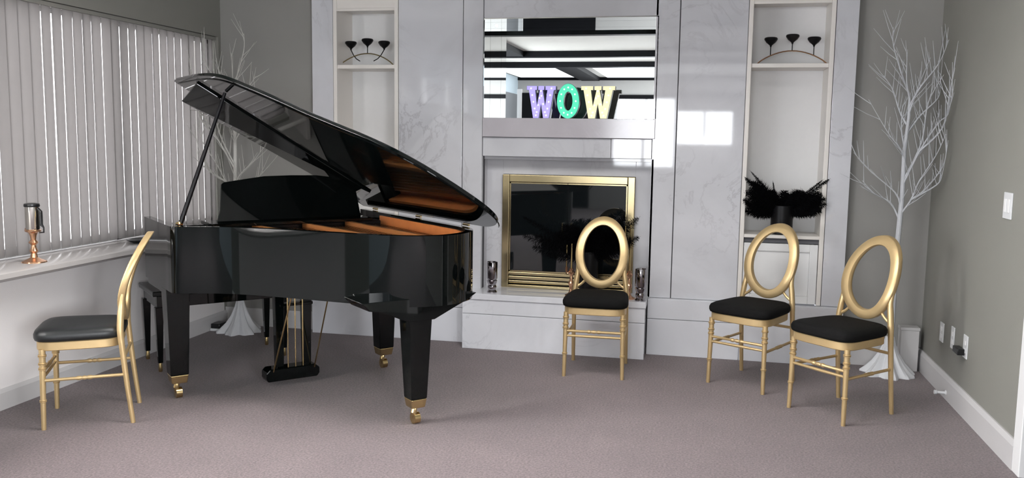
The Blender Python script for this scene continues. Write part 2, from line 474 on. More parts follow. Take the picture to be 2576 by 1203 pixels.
# mirror panelling above the mantel
mi = thing('mantel_mirror', 'recessed mirror above the mantel reflecting ceiling beams and windows', 'mirror', (0, 0, 0))
obj('mirror_pane', add_box(B(), -1.511, -.329, 6.30, YR, 1.587, 2.262), M['mirror'], mi, smooth=False)
for (a0, a1, b0, b1) in ((-1.513, -1.507, YM, 6.128), (-1.513, -1.507, 6.132, 6.30), (-.333, -.327, YM, 6.30)):
    obj('side_mirror', add_box(B(), a0, a1, b0, b1, 1.588, 2.262), M['mirror'], mi, smooth=False)
for (b0, b1) in ((YM, 6.128), (6.132, 6.30)):
    obj('top_mirror', add_box(B(), -1.507, -.333, b0, b1, 2.256, 2.262), M['mirror'], mi, smooth=False)

# ------------------------------------------------------------------ niches with shelves and cupboards
def bookcase(x0, x1, label, parent_group):
    t = thing('built_in_bookcase', label, 'bookcase', ((x0+x1)/2, 0, 0), 0, parent_group)
    a0, a1 = -(x1-x0)/2, (x1-x0)/2
    f = .028
    YBk = 6.25
    bm = B()
    y0 = YM-.004
    add_box(bm, a0, a0+f, y0, y0+.03, .387, ZC); add_box(bm, a1-f, a1, y0, y0+.03, .387, ZC)
    add_box(bm, a0+f, a1-f, y0, y0+.03, 2.325, 2.345)
    obj('face_frame', bm, M['cream'], t, bevel=.003, smooth=False)
    obj('back_panel', add_box(B(), a0, a1, YBk, YBk+.02, .30, ZC), M['white'], t, smooth=False)
    obj('side_panel', add_box(B(), a0, a0+f-.002, y0+.03, YBk, .387, ZC), M['cream'], t, smooth=False)
    obj('side_panel', add_box(B(), a1-f+.002, a1, y0+.03, YBk, .387, ZC), M['cream'], t, smooth=False)
    obj('header_panel', add_box(B(), a0+f, a1-f, y0+.01, YBk, 2.345, ZC), M['cream'], t, smooth=False)
    obj('shelf', add_box(B(), a0+f, a1-f, y0+.012, YBk, 1.925, 1.952), M['cream'], t, bevel=.002, smooth=False)
    obj('counter_shelf', add_box(B(), a0+f, a1-f, y0+.004, YBk, .820, .842), M['cream'], t, bevel=.002, smooth=False)
    obj('shadow_gap', add_box(B(), a0+f, a1-f, y0+.02, YBk-.02, .79, .818), M['joint'], t, smooth=False)
    mid = (a0+a1)/2
    for (c0, c1) in ((a0+f+.004, a1-f-.004),):
        bm = B()
        add_box(bm, c0, c0+.05, y0+.006, y0+.026, .392, .785); add_box(bm, c1-.05, c1, y0+.006, y0+.026, .392, .785)
        add_box(bm, c0+.05, c1-.05, y0+.006, y0+.026, .735, .785); add_box(bm, c0+.05, c1-.05, y0+.006, y0+.026, .392, .442)
        add_box(bm, c0+.05, c1-.05, y0+.018, y0+.026, .442, .735)
        obj('cupboard_door', bm, M['white'], t, bevel=.003, smooth=False)
    return t
bookcase(-2.620, -2.132, 'cream built-in shelf niche left of the fireplace, rising behind the raised piano lid', 'wall niches')
bookcase(.245, .776, 'cream built-in shelf niche right of the fireplace, with the black feathers on its counter', 'wall niches')

# ------------------------------------------------------------------ three-cup candle holders on the upper shelves
def arch_holder(loc, label, s, crossed):
    t = thing('candle_holder', label, 'candle holder', loc, 0, 'three-cup candle holders in the niches')
    w, h = .21*s, .085
    path = [(-w + 2*w*i/16, -.02 + .02*math.sin(PI*i/16), .005 + h*math.sin(PI*i/16)**.8) for i in range(17)]
    obj('arch', add_tube(B(), path, .0045, 6), M['copper'] if not crossed else M['brass'], t)
    for q in (-w, w): obj('foot', add_box(B(), q-.012, q+.012, -.035, -.005, 0, .006), M['copper'], t)
    for i, (cx, cz) in enumerate(((-.13*s, .128), (0, .146), (.13*s, .128))):
        bm = B()
        if i == 1 or not crossed:
            base = (cx, 0, .005 + h*math.sin(PI*(cx+w)/(2*w))**.8)
            add_tube(bm, [base, (cx, 0, cz-.012)], .0035, 6)
        else:
            sg = -1 if cx > 0 else 1
            add_tube(bm, [(cx, 0, cz-.012), (cx+sg*.022, -.005, cz-.05), (cx+sg*.045, -.01, .052), (cx+sg*.075, -.015, .035)], .0035, 6)
        obj('stem', bm, M['satin'], t)
        bm = B()
        add_lathe(bm, [(.004, cz-.014), (.008, cz-.002), (.03, cz+.016), (.041, cz+.032), (.043, cz+.040), (.039, cz+.047), (.030, cz+.050), (.028, cz+.046), (.018, cz+.036), (.004, cz+.03)], (cx, 0, 0), 20)
        obj('cup', bm, M['satin'], t)
    return t
arch_holder((-2.412, 6.09, 1.952), 'arched wire candle holder with three black cups on the left niche shelf', .98, True)
arch_holder((.531, 6.09, 1.952), 'arched wire candle holder with three black cups on the right niche shelf', 1.04, False)

# ------------------------------------------------------------------ feathers in black vases
def feather_mesh(L, bend, wid, seed):
    rnd = random.Random(seed)
    bm = B(); N = 16
    spine = []
    for i in range(N+1):
        t = i/N
        a = bend*t
        spine.append(Vector((0, math.sin(a)*L*t*.6, L*t*math.cos(a*.6))))
    add_tube(bm, spine, [.0018*(1-.7*i/N) for i in range(N+1)], 4)
    for i in range(2, N*8):
        t = i/(N*8); k = min(N-1, int(t*N)); p = spine[k].lerp(spine[k+1], t*N-k)
        w = wid*math.sin(PI*min(1, t*1.05))**.5*rnd.uniform(.6, 1.15)
        for sgn in (-1, 1):
            q = p + Vector((sgn*w, rnd.uniform(-.9, .9)*w, w*rnd.uniform(.05, 1.)))
            mm = p.lerp(q, .5) + Vector((0, rnd.uniform(-.004, .004), .004))
            a = bm.verts.new(p - Vector((0, 0, .0015))); b = bm.verts.new(p + Vector((0, 0, .0015))); c = bm.verts.new(mm+Vector((0,0,.0015))); d = bm.verts.new(q)
            e2 = bm.verts.new(mm-Vector((0,0,.0015)))
            bm.faces.new([a, b, c, d, e2])
    return bm
feather_protos = []
def feather_set(loc, z_v, label_v, label_f, dirs, seed, vr=.072, vh=.19):
    rnd = random.Random(seed)
    bm = B()
    add_lathe(bm, [(vr*.9, 0), (vr, .006), (vr*.98, vh*.5), (vr, vh), (vr*.92, vh), (vr*.9, vh-.03), (.01, vh-.04)], (0, 0, 0), 28)
    v = obj('vase', bm, M['satin']); v.location = loc; tag(v, label_v, 'vase', 'black vases of feathers')
    t = thing('feather_plume', label_f, 'feathers', (loc[0], loc[1], loc[2]+vh-.05), 0, 'black feather plumes')
    for k, (dx, dz, L, w) in enumerate(dirs):
        b = feather_mesh(L, rnd.uniform(-.35, .1), w, seed*100+k)
        o = obj('feather', b, M['feather'], t, smooth=False)
        o.location = (rnd.uniform(-.03, .03)+dx*.04, rnd.uniform(-.03, .02), rnd.uniform(-.02, .05))
        o.rotation_euler = (R(rnd.uniform(8, 30)), math.atan2(dx, dz), 0)
    return t
rf = random.Random(3)
dirs = [(-.67, .74, .36, .014), (-.72, .69, .30, .028), (-.80, .60, .27, .035), (-.90, .42, .26, .04), (-.2, .98, .25, .010), (.70, .71, .37, .013), (.76, .65, .31, .025), (.84, .54, .28, .035), (.93, .36, .33, .012), (.94, .32, .27, .034), (-.95, .25, .22, .04)]
for sg in (-1, 1):
    for k in range(9):
        a = sg*R(rf.uniform(44, 76)); dirs.append((math.sin(a), math.cos(a), rf.uniform(.19, .29), rf.uniform(.035, .055)))
for k in range(38):
    a = rf.uniform(-1.6, 1.6)
    dirs.append((math.sin(a), math.cos(a), .115 + .085*abs(math.sin(a))**1.5 + rf.uniform(-.01, .02), rf.uniform(.035, .05)))
feather_set((.515, 6.045, .842), 0, 'black cylinder vase holding feathers on the right niche counter', 'black feather plume spreading above the vase in the right niche', dirs, 5)
dirs2 = [(-.9, .55, .50, .03), (-.95, .35, .50, .05), (-.85, .45, .42, .06), (-.9, .25, .40, .06), (.75, .7, .42, .05), (.6, .85, .40, .05), (.5, .8, .36, .06), (.85, .5, .36, .05), (.3, .95, .36, .05)]
for k in range(24):
    a = rf.uniform(-1.35, 1.35)
    dirs2.append((math.sin(a), math.cos(a), rf.uniform(.15, .27)+.08*abs(math.sin(a)), rf.uniform(.04, .07)))
feather_set((-.745, 5.93, .387), 0, 'black vase on the hearth in front of the fireplace glass', 'wide black feather plume on the hearth before the smoked glass doors', dirs2, 9, .065, .30)

# ------------------------------------------------------------------ WOW marquee letters on the mantel
Wp = [(0,1),(.35,1),(.35,.88),(.285,.88),(.355,.36),(.455,.88),(.40,.88),(.40,1),(.60,1),(.60,.88),(.545,.88),(.645,.36),(.715,.88),(.65,.88),(.65,1),(1,1),(1,.88),(.93,.88),(.77,0),(.58,0),(.5,.46),(.42,0),(.23,0),(.07,.88),(0,.88)]
def letter_W(loc, w, h, face, back, label, nm):
    f, s = letter_mats(nm, face, back)
    t = thing('marquee_letter', label, 'letter', loc, 0, 'light-up letters on the mantel')
    P = [((x-.5)*w, y*h) for x, y in Wp]
    bm = B(); add_prism(bm, P, lambda a,b,hh: (a, hh, b), -.004, .05)
    obj('letter_shell', bm, s, t, smooth=False)
    bm = B(); add_prism(bm, [(a*.985, .004+b*.985) for a, b in P], lambda a,b,hh: (a, hh, b), -.009, -.004)
    obj('letter_face', bm, f, t, smooth=False)
    spots = []
    for (xa, ya, xb, yb, n) in ((.15,.93,.33,.1,5),(.36,.2,.49,.85,4),(.51,.7,.64,.2,3),(.68,.1,.85,.93,5)):
        for i in range(n):
            q = i/max(1, n-1); spots.append((xa+(xb-xa)*q, ya+(yb-ya)*q))
    pb = None
    for (x, y) in spots:
        if pb is None:
            bm = B(); bmesh.ops.create_icosphere(bm, subdivisions=2, radius=.0055); pb = obj('bulb', bm, bulb, t); o = pb
        else:
            o = pb.copy(); COL.objects.link(o); o.parent = t
        o.location = ((x-.5)*w, -.012, y*h)
    return t
def letter_O(loc, w, h, face, back, label, nm):
    f, s = letter_mats(nm, face, back)
    t = thing('marquee_letter', label, 'letter', loc, 0, 'light-up letters on the mantel')
    def ring(bm, y0, y1, k=1.):
        N = 40; rings = []
        for (sx, sz, y) in ((w/2*k, h/2*k, y0), (w/2*k, h/2*k, y1), (w*.2, h*.27, y1), (w*.2, h*.27, y0)):
            rings.append([bm.verts.new((sx*math.cos(2*PI*i/N), y, h/2+sz*math.sin(2*PI*i/N))) for i in range(N)])
        for r_ in range(4):
            A_, B_ = rings[r_], rings[(r_+1) % 4]
            for i in range(N): bm.faces.new([A_[i], A_[(i+1) % N], B_[(i+1) % N], B_[i]])
        return bm
    obj('letter_shell', ring(B(), -.004, .05), s, t)
    obj('letter_face', ring(B(), -.009, -.004, .985), f, t, smooth=False)
    pb = None
    for i in range(12):
        a = 2*PI*i/12
        if pb is None:
            bm = B(); bmesh.ops.create_icosphere(bm, subdivisions=2, radius=.0055); pb = obj('bulb', bm, bulb, t); o = pb
        else:
            o = pb.copy(); COL.objects.link(o); o.parent = t
        o.location = (w*.35*math.cos(a), -.012, h/2+h*.385*math.sin(a))
    return t
ZM = 1.587
letter_W((-1.122, 6.06, ZM), .205, .222, (.36, .31, .86), (.02, .02, .10), 'purple lit letter W standing on the mantel', 'letter_purple')
letter_O((-.932, 6.05, ZM), .155, .240, (.06, .58, .36), (.005, .06, .04), 'green lit letter O between the two W letters on the mantel', 'letter_green')
letter_W((-.728, 6.06, ZM), .235, .222, (.72, .68, .42), (.05, .05, .035), 'cream lit letter W at the right end of the word on the mantel', 'letter_cream')

# ------------------------------------------------------------------ things on the hearth
def cup(loc, label):
    t = thing('hurricane_cup', label, 'candle holder', loc, 0, 'smoky metal cups at the ends of the hearth')
    obj('base', add_lathe(B(), [(.034, 0), (.036, .006), (.026, .02), (.032, .04), (.027, .055), (.033, .07), (.036, .085), (.030, .09)], seg=24), M['chrome'], t)
    obj('tumbler', add_lathe(B(), [(.030, .09), (.036, .10), (.037, .21), (.035, .215), (.033, .21), (.032, .12), (.005, .115)], seg=24), M['chrome'], t)
    return t
cup((-1.40, 5.82, .387), 'smoky silver cup at the left end of the hearth beside the piano')
cup((-.383, 5.80, .387), 'smoky silver cup at the right end of the hearth behind the middle chair')
def candlestick(loc, label, hh):
    t = thing('taper_candlestick', label, 'candlestick', loc, 0, 'copper candlesticks with gold tapers on the hearth')
    obj('stem', add_lathe(B(), [(.04, 0), (.042, .008), (.02, .02), (.010, .04), (.013, .07), (.022, .09), (.012, .105), (.010, .14), (.022, .155), (.024, .165), (.012, .178), (.014, .19)], seg=20), M['copper'], t)
    bm = B(); add_tube(bm, [(-.03, 0, .155), (-.034, 0, .175), (-.034, 0, .20)], [.004, .008, .010], 8); add_tube(bm, [(-.03, 0, .157), (0, 0, .152)], .004, 6)
    obj('side_arm', bm, M['copper'], t)
    bm = B(); add_tube(bm, [(0, 0, .185), (0, 0, hh)], [.007, .005], 8)
    obj('taper_candle', bm, M['brass2'], t)
    bm = B(); add_tube(bm, [(-.034, 0, .19), (-.034, 0, hh-.01)], [.005, .004], 8)
    obj('taper_candle', bm, M['brass2'], t)
candlestick((-.853, 5.84, .387), 'copper candlestick with two gold tapers left of the oval chair back', .36)
candlestick((-.462, 5.85, .387), 'copper candlestick with two gold tapers right of the oval chair back', .50)

# ------------------------------------------------------------------ lamp-like ornament and tray on the sill
t = thing('glass_tube_lantern', 'gold-stemmed lantern with a silvery glass tube and black cap on the window sill', 'lantern', (-3.42, 3.93, .765))
obj('base', add_lathe(B(), [(.062, 0), (.060, .006), (.035, .016), (.018, .026), (.014, .05)], seg=28), M['copper'], t)
obj('stem', add_lathe(B(), [(.013, .045), (.022, .06), (.014, .075), (.012, .09), (.024, .105), (.013, .12), (.016, .14), (.022, .155), (.038, .163), (.040, .170), (.030, .176)], seg=24), M['copper'], t)
obj('glass_tube', add_lathe(B(), [(.033, .174), (.035, .18), (.035, .295), (.033, .297)], seg=28), M['silver'], t)
obj('cap', add_lathe(B(), [(.037, .292), (.039, .297), (.037, .308), (.02, .312)], seg=28), M['blackp'], t)
bm = B(); add_tube(bm, [(.036, 0, .285), (.052, 0, .27), (.052, 0, .20), (.066, 0, .185), (.066, 0, .160), (.04, 0, .158)], [.007, .009, .009, .004, .004, .004], 8)
obj('side_handle', bm, M['blackp'], t)
bm = B(); add_tube(bm, [(-.03, 0, .172), (-.045, 0, .178), (-.048, 0, .166), (-.03, 0, .162)], .004, 6)
obj('side_lug', bm, M['copper'], t)

bm = B(); add_lathe(bm, [(.03, 0), (.05, .002), (.085, .018), (.09, .022), (.086, .024), (.05, .008), (.01, .005)], (0, 0, 0), 28, sx=.75)
o = obj('black_tray', bm, M['blackp']); o.location = (-3.43, 4.83, .765); tag(o, 'small black shallow dish on the window sill beside the piano', 'dish')

# ------------------------------------------------------------------ wall plates
def plate(y, z, w, h, label, kind='outlet', group=None):
    t = thing('wall_outlet' if kind == 'outlet' else 'light_switch', label, kind, (XR, y, z), 0, group)
    obj('cover_plate', add_box(B(), -.006, 0, -w/2, w/2, -h/2, h/2), M['plastic'], t, bevel=.002, smooth=False)
    if kind == 'outlet':
        for dz in (-.022, .022):
            obj('socket', add_box(B(), -.009, -.006, -.014, .014, dz-.013, dz+.013), M['white'], t, bevel=.002, smooth=False)
    else:
        for dy in (-.024, .024):
            obj('rocker', add_box(B(), -.011, -.006, dy-.014, dy+.014, -.032, .032), M['white'], t, bevel=.002, smooth=False)
plate(4.555, 1.165, .115, .125, 'white double light switch on the right wall', 'switch')
plate(5.53, .345, .075, .115, 'white wall outlet nearest the corner tree on the right wall', 'outlet', 'outlets on the right wall')
plate(5.30, .362, .060, .125, 'middle white wall outlet on the right wall with no plug in it', 'outlet', 'outlets on the right wall')
plate(5.05, .368, .075, .125, 'white wall outlet on the right wall with a black plug beside it', 'outlet', 'outlets on the right wall')
bm = B(); add_box(bm, -.045, -.0095, -.05, .05, -.017, .017); add_tube(bm, [(-.03, .05, 0), (-.03, .068, 0)], .008, 8)
o = obj('power_adapter', bm, M['blackp'], bevel=.004); o.location = (XR, 5.085, .338); tag(o, 'black power adapter plugged into the right wall outlet', 'adapter')
bm = B(); add_lathe(bm, [(.014, 0), (.014, .004), (.008, .008), (.008, .045), (.013, .05), (.013, .062)], (0, 0, 0), 14, axis=Matrix.Rotation(R(-90), 4, 'Y'))
o = obj('door_stop', bm, M['plastic']); o.location = (XR-.018, 5.30, .04); tag(o, 'small white door stop sticking out of the right baseboard', 'door stop')
t = thing('extension_lead', 'black power strip end with cable on the floor below the left window corner', 'cable', (-3.48, 5.80, 0))
bm = B(); add_box(bm, -.035, .035, -.05, .05, .02, .055)
obj('plug_block', bm, M['blackp'], t, bevel=.005)
obj('white_base', add_box(B(), -.04, .04, -.055, .055, 0, .02), M['plastic'], t, bevel=.004)
obj('cable', add_tube(B(), crom([(.03, .0, .03), (.08, -.03, .008), (.14, .02, .006), (.17, .08, .006)], 6), .005, 6), M['plastic'], t)

# ------------------------------------------------------------------ white branch trees
def tree(loc, label, mirror, group):
    t = thing('twig_tree', label, 'tree', loc, 0, group)
    s = -1 if mirror else 1
    BM = M['bark2'] if mirror else M['bark']
    # px table of the reference branches converted to metres around the trunk (x, z); y adds depth
    def P(px, py, y=0): # small-plane mapping: 372 px per metre, foot of trunk at (2258,925)
        x = (px-2258)/375.0 - (925-py)*(-.012)/375.0; z = (925-py)/372.0
        z -= .005
        if not mirror:
            k = (loc[1]+y)/loc[1]; return ((loc[0]+x)*k-loc[0], y, 1.45+(z-1.45)*k)
        return (s*x, y, z)
    rnd = random.Random(11 if mirror else 12)
    trunk = [P(2257, 925), P(2259, 800), P(2257, 650), P(2260, 500), P(2257, 400), P(2261, 320), P(2259, 274)]
    obj('trunk', add_tube(B(), trunk, [.021, .019, .017, .0145, .012, .009, .006], 10), BM, t)
    br = [
        [(2258,530,0),(2245,497,-.02),(2192,452,-.05),(2147,406,-.08)],
        [(2257,420,0),(2248,395,-.02),(2220,361,-.04),(2171,284,-.06)],
        [(2257,395,0),(2247,350,.01),(2245,295,.02)],
        [(2259,274,0),(2245,242,-.02),(2217,165,-.03),(2213,122,-.04)],
        [(2259,280,0),(2250,240,-.04),(2247,172,-.06)],
        [(2260,318,0),(2276,256,-.03),(2297,190,-.05)],
        [(2260,300,0),(2281,255,-.06),(2315,204,-.10),(2346,151,-.14)],
        [(2259,470,0),(2292,382,-.05),(2300,291,-.09),(2328,228,-.12)],
        [(2259,480,0),(2290,400,-.08),(2325,336,-.16),(2360,315,-.24),(2384,260,-.30)],
        [(2290,400,-.08),(2335,345,-.18),(2353,267,-.24),(2377,218,-.30)],
        [(2260,545,0),(2280,511,-.04),(2294,469,-.08),(2325,410,-.16),(2346,361,-.22)],
        [(2280,511,-.04),(2308,487,-.10),(2345,434,-.2),(2360,385,-.26)],
        [(2280,511,-.04),(2332,476,-.14),(2348,452,-.2)],
        [(2258,560,0),(2236,520,.03),(2200,500,.03),(2170,470,.04)],
        [(2260,360,0),(2285,320,.03),(2320,280,.02),(2335,250,0)],
        [(2257,340,0),(2240,310,.03),(2222,262,.04),(2200,230,.05)],
    ]
    for b in br:
        pts = [Vector(P(*q)) for q in b]
        for p in pts: p.x = max(-3.47-loc[0], min(1.375-loc[0], p.x))
        c = crom(pts, 5); n = len(c)
        bm = B()
        add_tube(bm, c, [.0062*(1-.78*i/(n-1)) for i in range(n)], 6)
        # side twigs
        for k in range(2, n-1, 1):
            if rnd.random() < .85:
                d = (c[min(k+1, n-1)]-c[k-1]).normalized()
                side = Vector((rnd.uniform(-1, 1), rnd.uniform(-.7, .35), rnd.uniform(-.35, .6))).normalized()
                dd = (d*1.1+side*.75).normalized()
                if mirror and (loc[0]+c[k].x+dd.x*.2) < -3.50: dd.x = abs(dd.x)*.3
                if (not mirror) and (loc[0]+c[k].x+dd.x*.2) > 1.38: dd.x = -abs(dd.x)*.3
                if loc[1]+c[k].y+dd.y*.2 > 5.98: dd.y = -.1
                L = rnd.uniform(.08, .2)
                if mirror and loc[0]+c[k].x < -3.40: dd.x = abs(dd.x)
                if not mirror and loc[0]+c[k].x > 1.30: dd.x = -abs(dd.x)
                e1 = c[k]+dd*L*.5+Vector((0, 0, .006)); e2 = c[k]+dd*L+Vector((0, 0, .02))
                add_tube(bm, [c[k], e1, e2], [.0024, .0018, .001], 5)
        obj('branch', bm, BM, t)
    # bunched white cloth around the foot
    bm = B(); N = 64; rings = []
    for (r0, z, amp) in ((.15, 0, .03), (.145, .012, .035), (.12, .035, .03), (.085, .075, .022), (.055, .13, .014), (.034, .19, .008), (.024, .24, .003)):
        ring = []
        for k in range(N):
            a = 2*PI*k/N
            r_ = r0*(.92 if math.sin(a) > 0 else 1.) + amp*(.6*math.sin(a*7+z*6)+.4*math.sin(a*13+1.3+z*9))
            ring.append(bm.verts.new((r_*math.cos(a), min(.15, r_*math.sin(a)), z)))
        rings.append(ring)
    for i in range(len(rings)-1):
        for k in range(N): bm.faces.new([rings[i][k], rings[i][(k+1) % N], rings[i+1][(k+1) % N], rings[i+1][k]])
    bm.faces.new(rings[-1])
    obj('cloth_skirt', bm, M['cloth'], t)
    return t
tree((1.185, 5.82, 0), 'white painted twig tree standing in the right corner behind the gold chairs', False, 'white twig trees')
tree((-3.30, 5.80, 0), 'white painted twig tree in the left corner behind the grand piano', True, 'white twig trees')
t = thing('corner_box', 'plain white box standing in the right corner behind the tree', 'box', (1.325, 5.955, 0))
bm = B(); add_box(bm, -.055, .055, -.045, .045, 0, .265)
obj('box_body', bm, M['trim'], t, bevel=.004, smooth=False)
obj('box_lid', add_box(B(), -.058, .058, -.047, .047, .265, .285), M['trim'], t, bevel=.003, smooth=False)

# ------------------------------------------------------------------ oval-back chairs
def ringprof(z0, z1, r0, r1, rings):
    """leg profile: t along leg, with little turned rings"""
    base = [(0, r0*.95), (.03, r0)]
    pr = list(base)
    for c in rings:
        rr = r0+(r1-r0)*c
        pr += [(c-.018, rr), (c-.012, rr*1.28), (c-.004, rr*1.28), (c, rr*.92), (c+.004, rr*1.28), (c+.012, rr*1.28), (c+.018, rr)]
    pr.append((1., r1))
    return sorted(pr)
def yb(z): return .165 + .75*max(0, z-.6)**1.6
def make_chair(label, seat_mat):
    t = thing('oval_back_chair', label, 'chair', group='gold oval-back chairs')
    G = M['gold']
    for s in (-1, 1):
        bm = B(); add_turned(bm, (s*.178, -.197, 0), (s*.172, -.190, .40), ringprof(0, .4, .0115, .0155, (.36, .76, .82, .92)))
        obj('leg', bm, G, t)
        bm = B()
        pts = crom([(s*.172, .205, 0), (s*.170, .183, .2), (s*.168, .165, .40), (s*.166, .160, .47), (s*.158, .163, .54), (s*.150, .168, .60), (s*.152, .176, .655)], 5)
        n = len(pts); add_tube(bm, pts, [.0115+.005*min(1, i/(n*.5)) - (.007*max(0, (i/n-.7)/.3)) for i in range(n)], 12)
        obj('leg', bm, G, t)
        bm = B()
        add_tube(bm, crom([(s*.165, .160, .47), (s*.152, .162, .500), (s*.125, .165, .520), (s*.098, .168, .548)], 5), [.0085]*16, 8)
        obj('back_brace', bm, G, t)
        bm = B(); add_turned(bm, (s*.177, -.195, .245), (s*.170, .178, .25), [(0, .0085), (.4, .008), (.42, .011), (.45, .011), (.47, .008), (.5, .0115), (.53, .008), (.55, .011), (.58, .011), (.6, .008), (1, .0085)], 8)
        obj('stretcher', bm, G, t)
    bm = B(); add_turned(bm, (-.175, -.194, .285), (.175, -.194, .285), [(0, .0085), (.38, .008), (.4, .0115), (.43, .0115), (.45, .008), (.5, .012), (.55, .008), (.57, .0115), (.6, .0115), (.62, .008), (1, .0085)], 8)
    add_turned(bm, (-.175, -.194, .255), (.175, -.194, .255), [(0, .007), (.5, .009), (1, .007)], 8)
    obj('stretcher', bm, G, t)
    bm = B(); add_turned(bm, (-.168, .172, .335), (.168, .172, .335), [(0, .0085), (.5, .009), (1, .0085)], 8)
    obj('stretcher', bm, G, t)
    # seat rail
    def outline(k, n=40, front=.205, back=.178, yf=-.235, ybk=.168, p=5.):
        pts = []
        for i in range(n):
            a = 2*PI*i/n; c, s_ = math.cos(a), math.sin(a)
            ex = abs(c)**(2/p)*(1 if c >= 0 else -1); ey = abs(s_)**(2/p)*(1 if s_ >= 0 else -1)
            yy = (yf+ybk)/2 + ey*(ybk-yf)/2*k
            w = front + (back-front)*((yy-yf)/(ybk-yf))
            pts.append((ex*w*k, yy))
        return pts
    bm = B(); add_prism(bm, outline(.955), lambda a,b,h: (a, b, h), .392, .436)
    obj('seat_frame', bm, G, t, bevel=.004)
    bm = B(); rings = []
    for (k, z) in ((.95, .436), (.995, .440), (1.015, .452), (1.015, .468), (.985, .482), (.90, .492), (.7, .497), (.35, .499)):
        rings.append([bm.verts.new((a, b, z)) for a, b in outline(k)])
    for i in range(len(rings)-1):
        for k in range(40): bm.faces.new([rings[i][k], rings[i][(k+1) % 40], rings[i+1][(k+1) % 40], rings[i+1][k]])
    bm.faces.new(rings[0][::-1]); bm.faces.new(rings[-1])
    obj('seat', bm, seat_mat, t, angle=60)
    # oval ring back
    bm = B(); N = 56; cz = .722; ao, bo, ai, bi = .169, .226, .115, .172
    sec = [(0, -.008), (.10, -.017), (.5, -.019), (.93, -.017), (1, -.013), (1, .013), (.93, .017), (.12, .017), (0, .010)]
    rings = []
    for i in range(N):
        a = 2*PI*i/N
        ring = []
        for (q, dy) in sec:
            x = (ai+(ao-ai)*q)*math.cos(a); z = cz + (bi+(bo-bi)*q)*math.sin(a)
            ring.append(bm.verts.new((x, yb(z)+dy, z)))
        rings.append(ring)
    for i in range(N):
        A_, B_ = rings[i], rings[(i+1) % N]
        for k in range(len(sec)): bm.faces.new([A_[k], A_[(k+1) % len(sec)], B_[(k+1) % len(sec)], B_[k]])
    obj('oval_back', bm, G, t, angle=50)
    return t
ch = make_chair('gold oval-back chair in front of the hearth, its back against the fireplace', M['fabric'])
ch.location = (-.620, 5.416, 0); ch.rotation_euler = (0, 0, R(1))
dup(ch, (.325, 5.3875, 0), R(-30.5), 'gold oval-back chair standing below the black feathers of the right niche')
dup(ch, (.770, 4.915, 0), R(-46.5), 'gold oval-back chair nearest the right wall, in front of the white tree')
c1 = dup(ch, (-3.02, 3.825, 0), R(-59.8), 'gold oval-back chair by the window sill, turned sideways at the left')
for c in c1.children:
    if c.name.startswith('seat') and not c.name.startswith('seat_frame'):
        c.data = c.data.copy(); c.data.materials[0] = M['vinyl']
ZS = {}

# ------------------------------------------------------------------ grand piano
E1 = Vector((.692, .722, 0)); T1 = Vector((.722, -.692, 0))
ang = math.atan2(.722, .692)
# local axes: x = along keyboard towards the spine, y = away from the tail (towards the player)
pn = thing('grand_piano', 'glossy black baby grand piano with its lid propped open', 'piano', (-2.3695, 4.6485, 0), ang)
def L(u, v, z): return (u, -v, z)
BK = M['black']
half = [(-.664, -.43), (-.664, -.2), (-.664, .05), (-.664, .17), (-.650, .215), (-.56, .270), (-.45, .335), (-.337, .440), (-.20, .610), (-.044, .823), (.113, 1.035), (.19, 1.115), (.287, 1.172), (.40, 1.195), (.514, 1.165), (.61, 1.10), (.685, .99), (.716, .87), (.72, .75), (.72, .3), (.72, -.43)]
def smooth_outline(pts):
    c = crom([Vector((a, b, 0)) for a, b in pts], 6)
    return [(p.x, p.y) for p in c]
OUT = smooth_outline(half)
def offset(poly, d):
    res = []
    n = len(poly)
    for i in range(n):
        a = Vector(poly[max(0, i-1)]); b = Vector(poly[min(n-1, i+1)])
        t_ = (b-a).normalized(); nrm = Vector((t_.y, -t_.x))
        res.append((poly[i][0]+nrm.x*d, poly[i][1]+nrm.y*d))
    return res
TH = .04
INN = offset(OUT, TH)
ZB, ZT = .62, .97
def wall_strip(bm, A_, B_, z0, z1):
    n = len(A_)
    va = [[bm.verts.new(L(*p, z)) for p in A_] for z in (z0, z1)]
    vb_ = [[bm.verts.new(L(*p, z)) for p in B_] for z in (z0, z1)]
    for i in range(n-1):
        bm.faces.new([va[0][i], va[0][i+1], va[1][i+1], va[1][i]])
        bm.faces.new([vb_[0][i], vb_[1][i], vb_[1][i+1], vb_[0][i+1]])
        bm.faces.new([va[1][i], va[1][i+1], vb_[1][i+1], vb_[1][i]])
        bm.faces.new([va[0][i], vb_[0][i], vb_[0][i+1], va[0][i+1]])
    for e in (0, n-1): bm.faces.new([va[0][e], va[1][e], vb_[1][e], vb_[0][e]])
    return bm
obj('rim', wall_strip(B(), OUT, INN, ZB, ZT), BK, pn, bevel=.003, angle=30)
IN2 = offset(OUT, TH+.004); IN3 = offset(OUT, TH+.02)
k0 = [i for i, p in enumerate(OUT) if p[1] > -.1]
sl = slice(k0[0], k0[-1]+1)
obj('inner_rim', wall_strip(B(), IN2[sl], IN3[sl], .80, .955), M['wood'], pn, angle=30)
PL = [p for p in IN3[sl]]
bm = B(); add_prism(bm, PL, lambda a,b,h: L(a, b, h), .855, .868); obj('soundboard', bm, M['wood'], pn)
PL2 = offset(OUT, TH+.055)[sl]
bm = B(); add_prism(bm, PL2, lambda a,b,h: L(a, b, h), .880, .897); obj('iron_plate', bm, M['plate'], pn, bevel=.004)
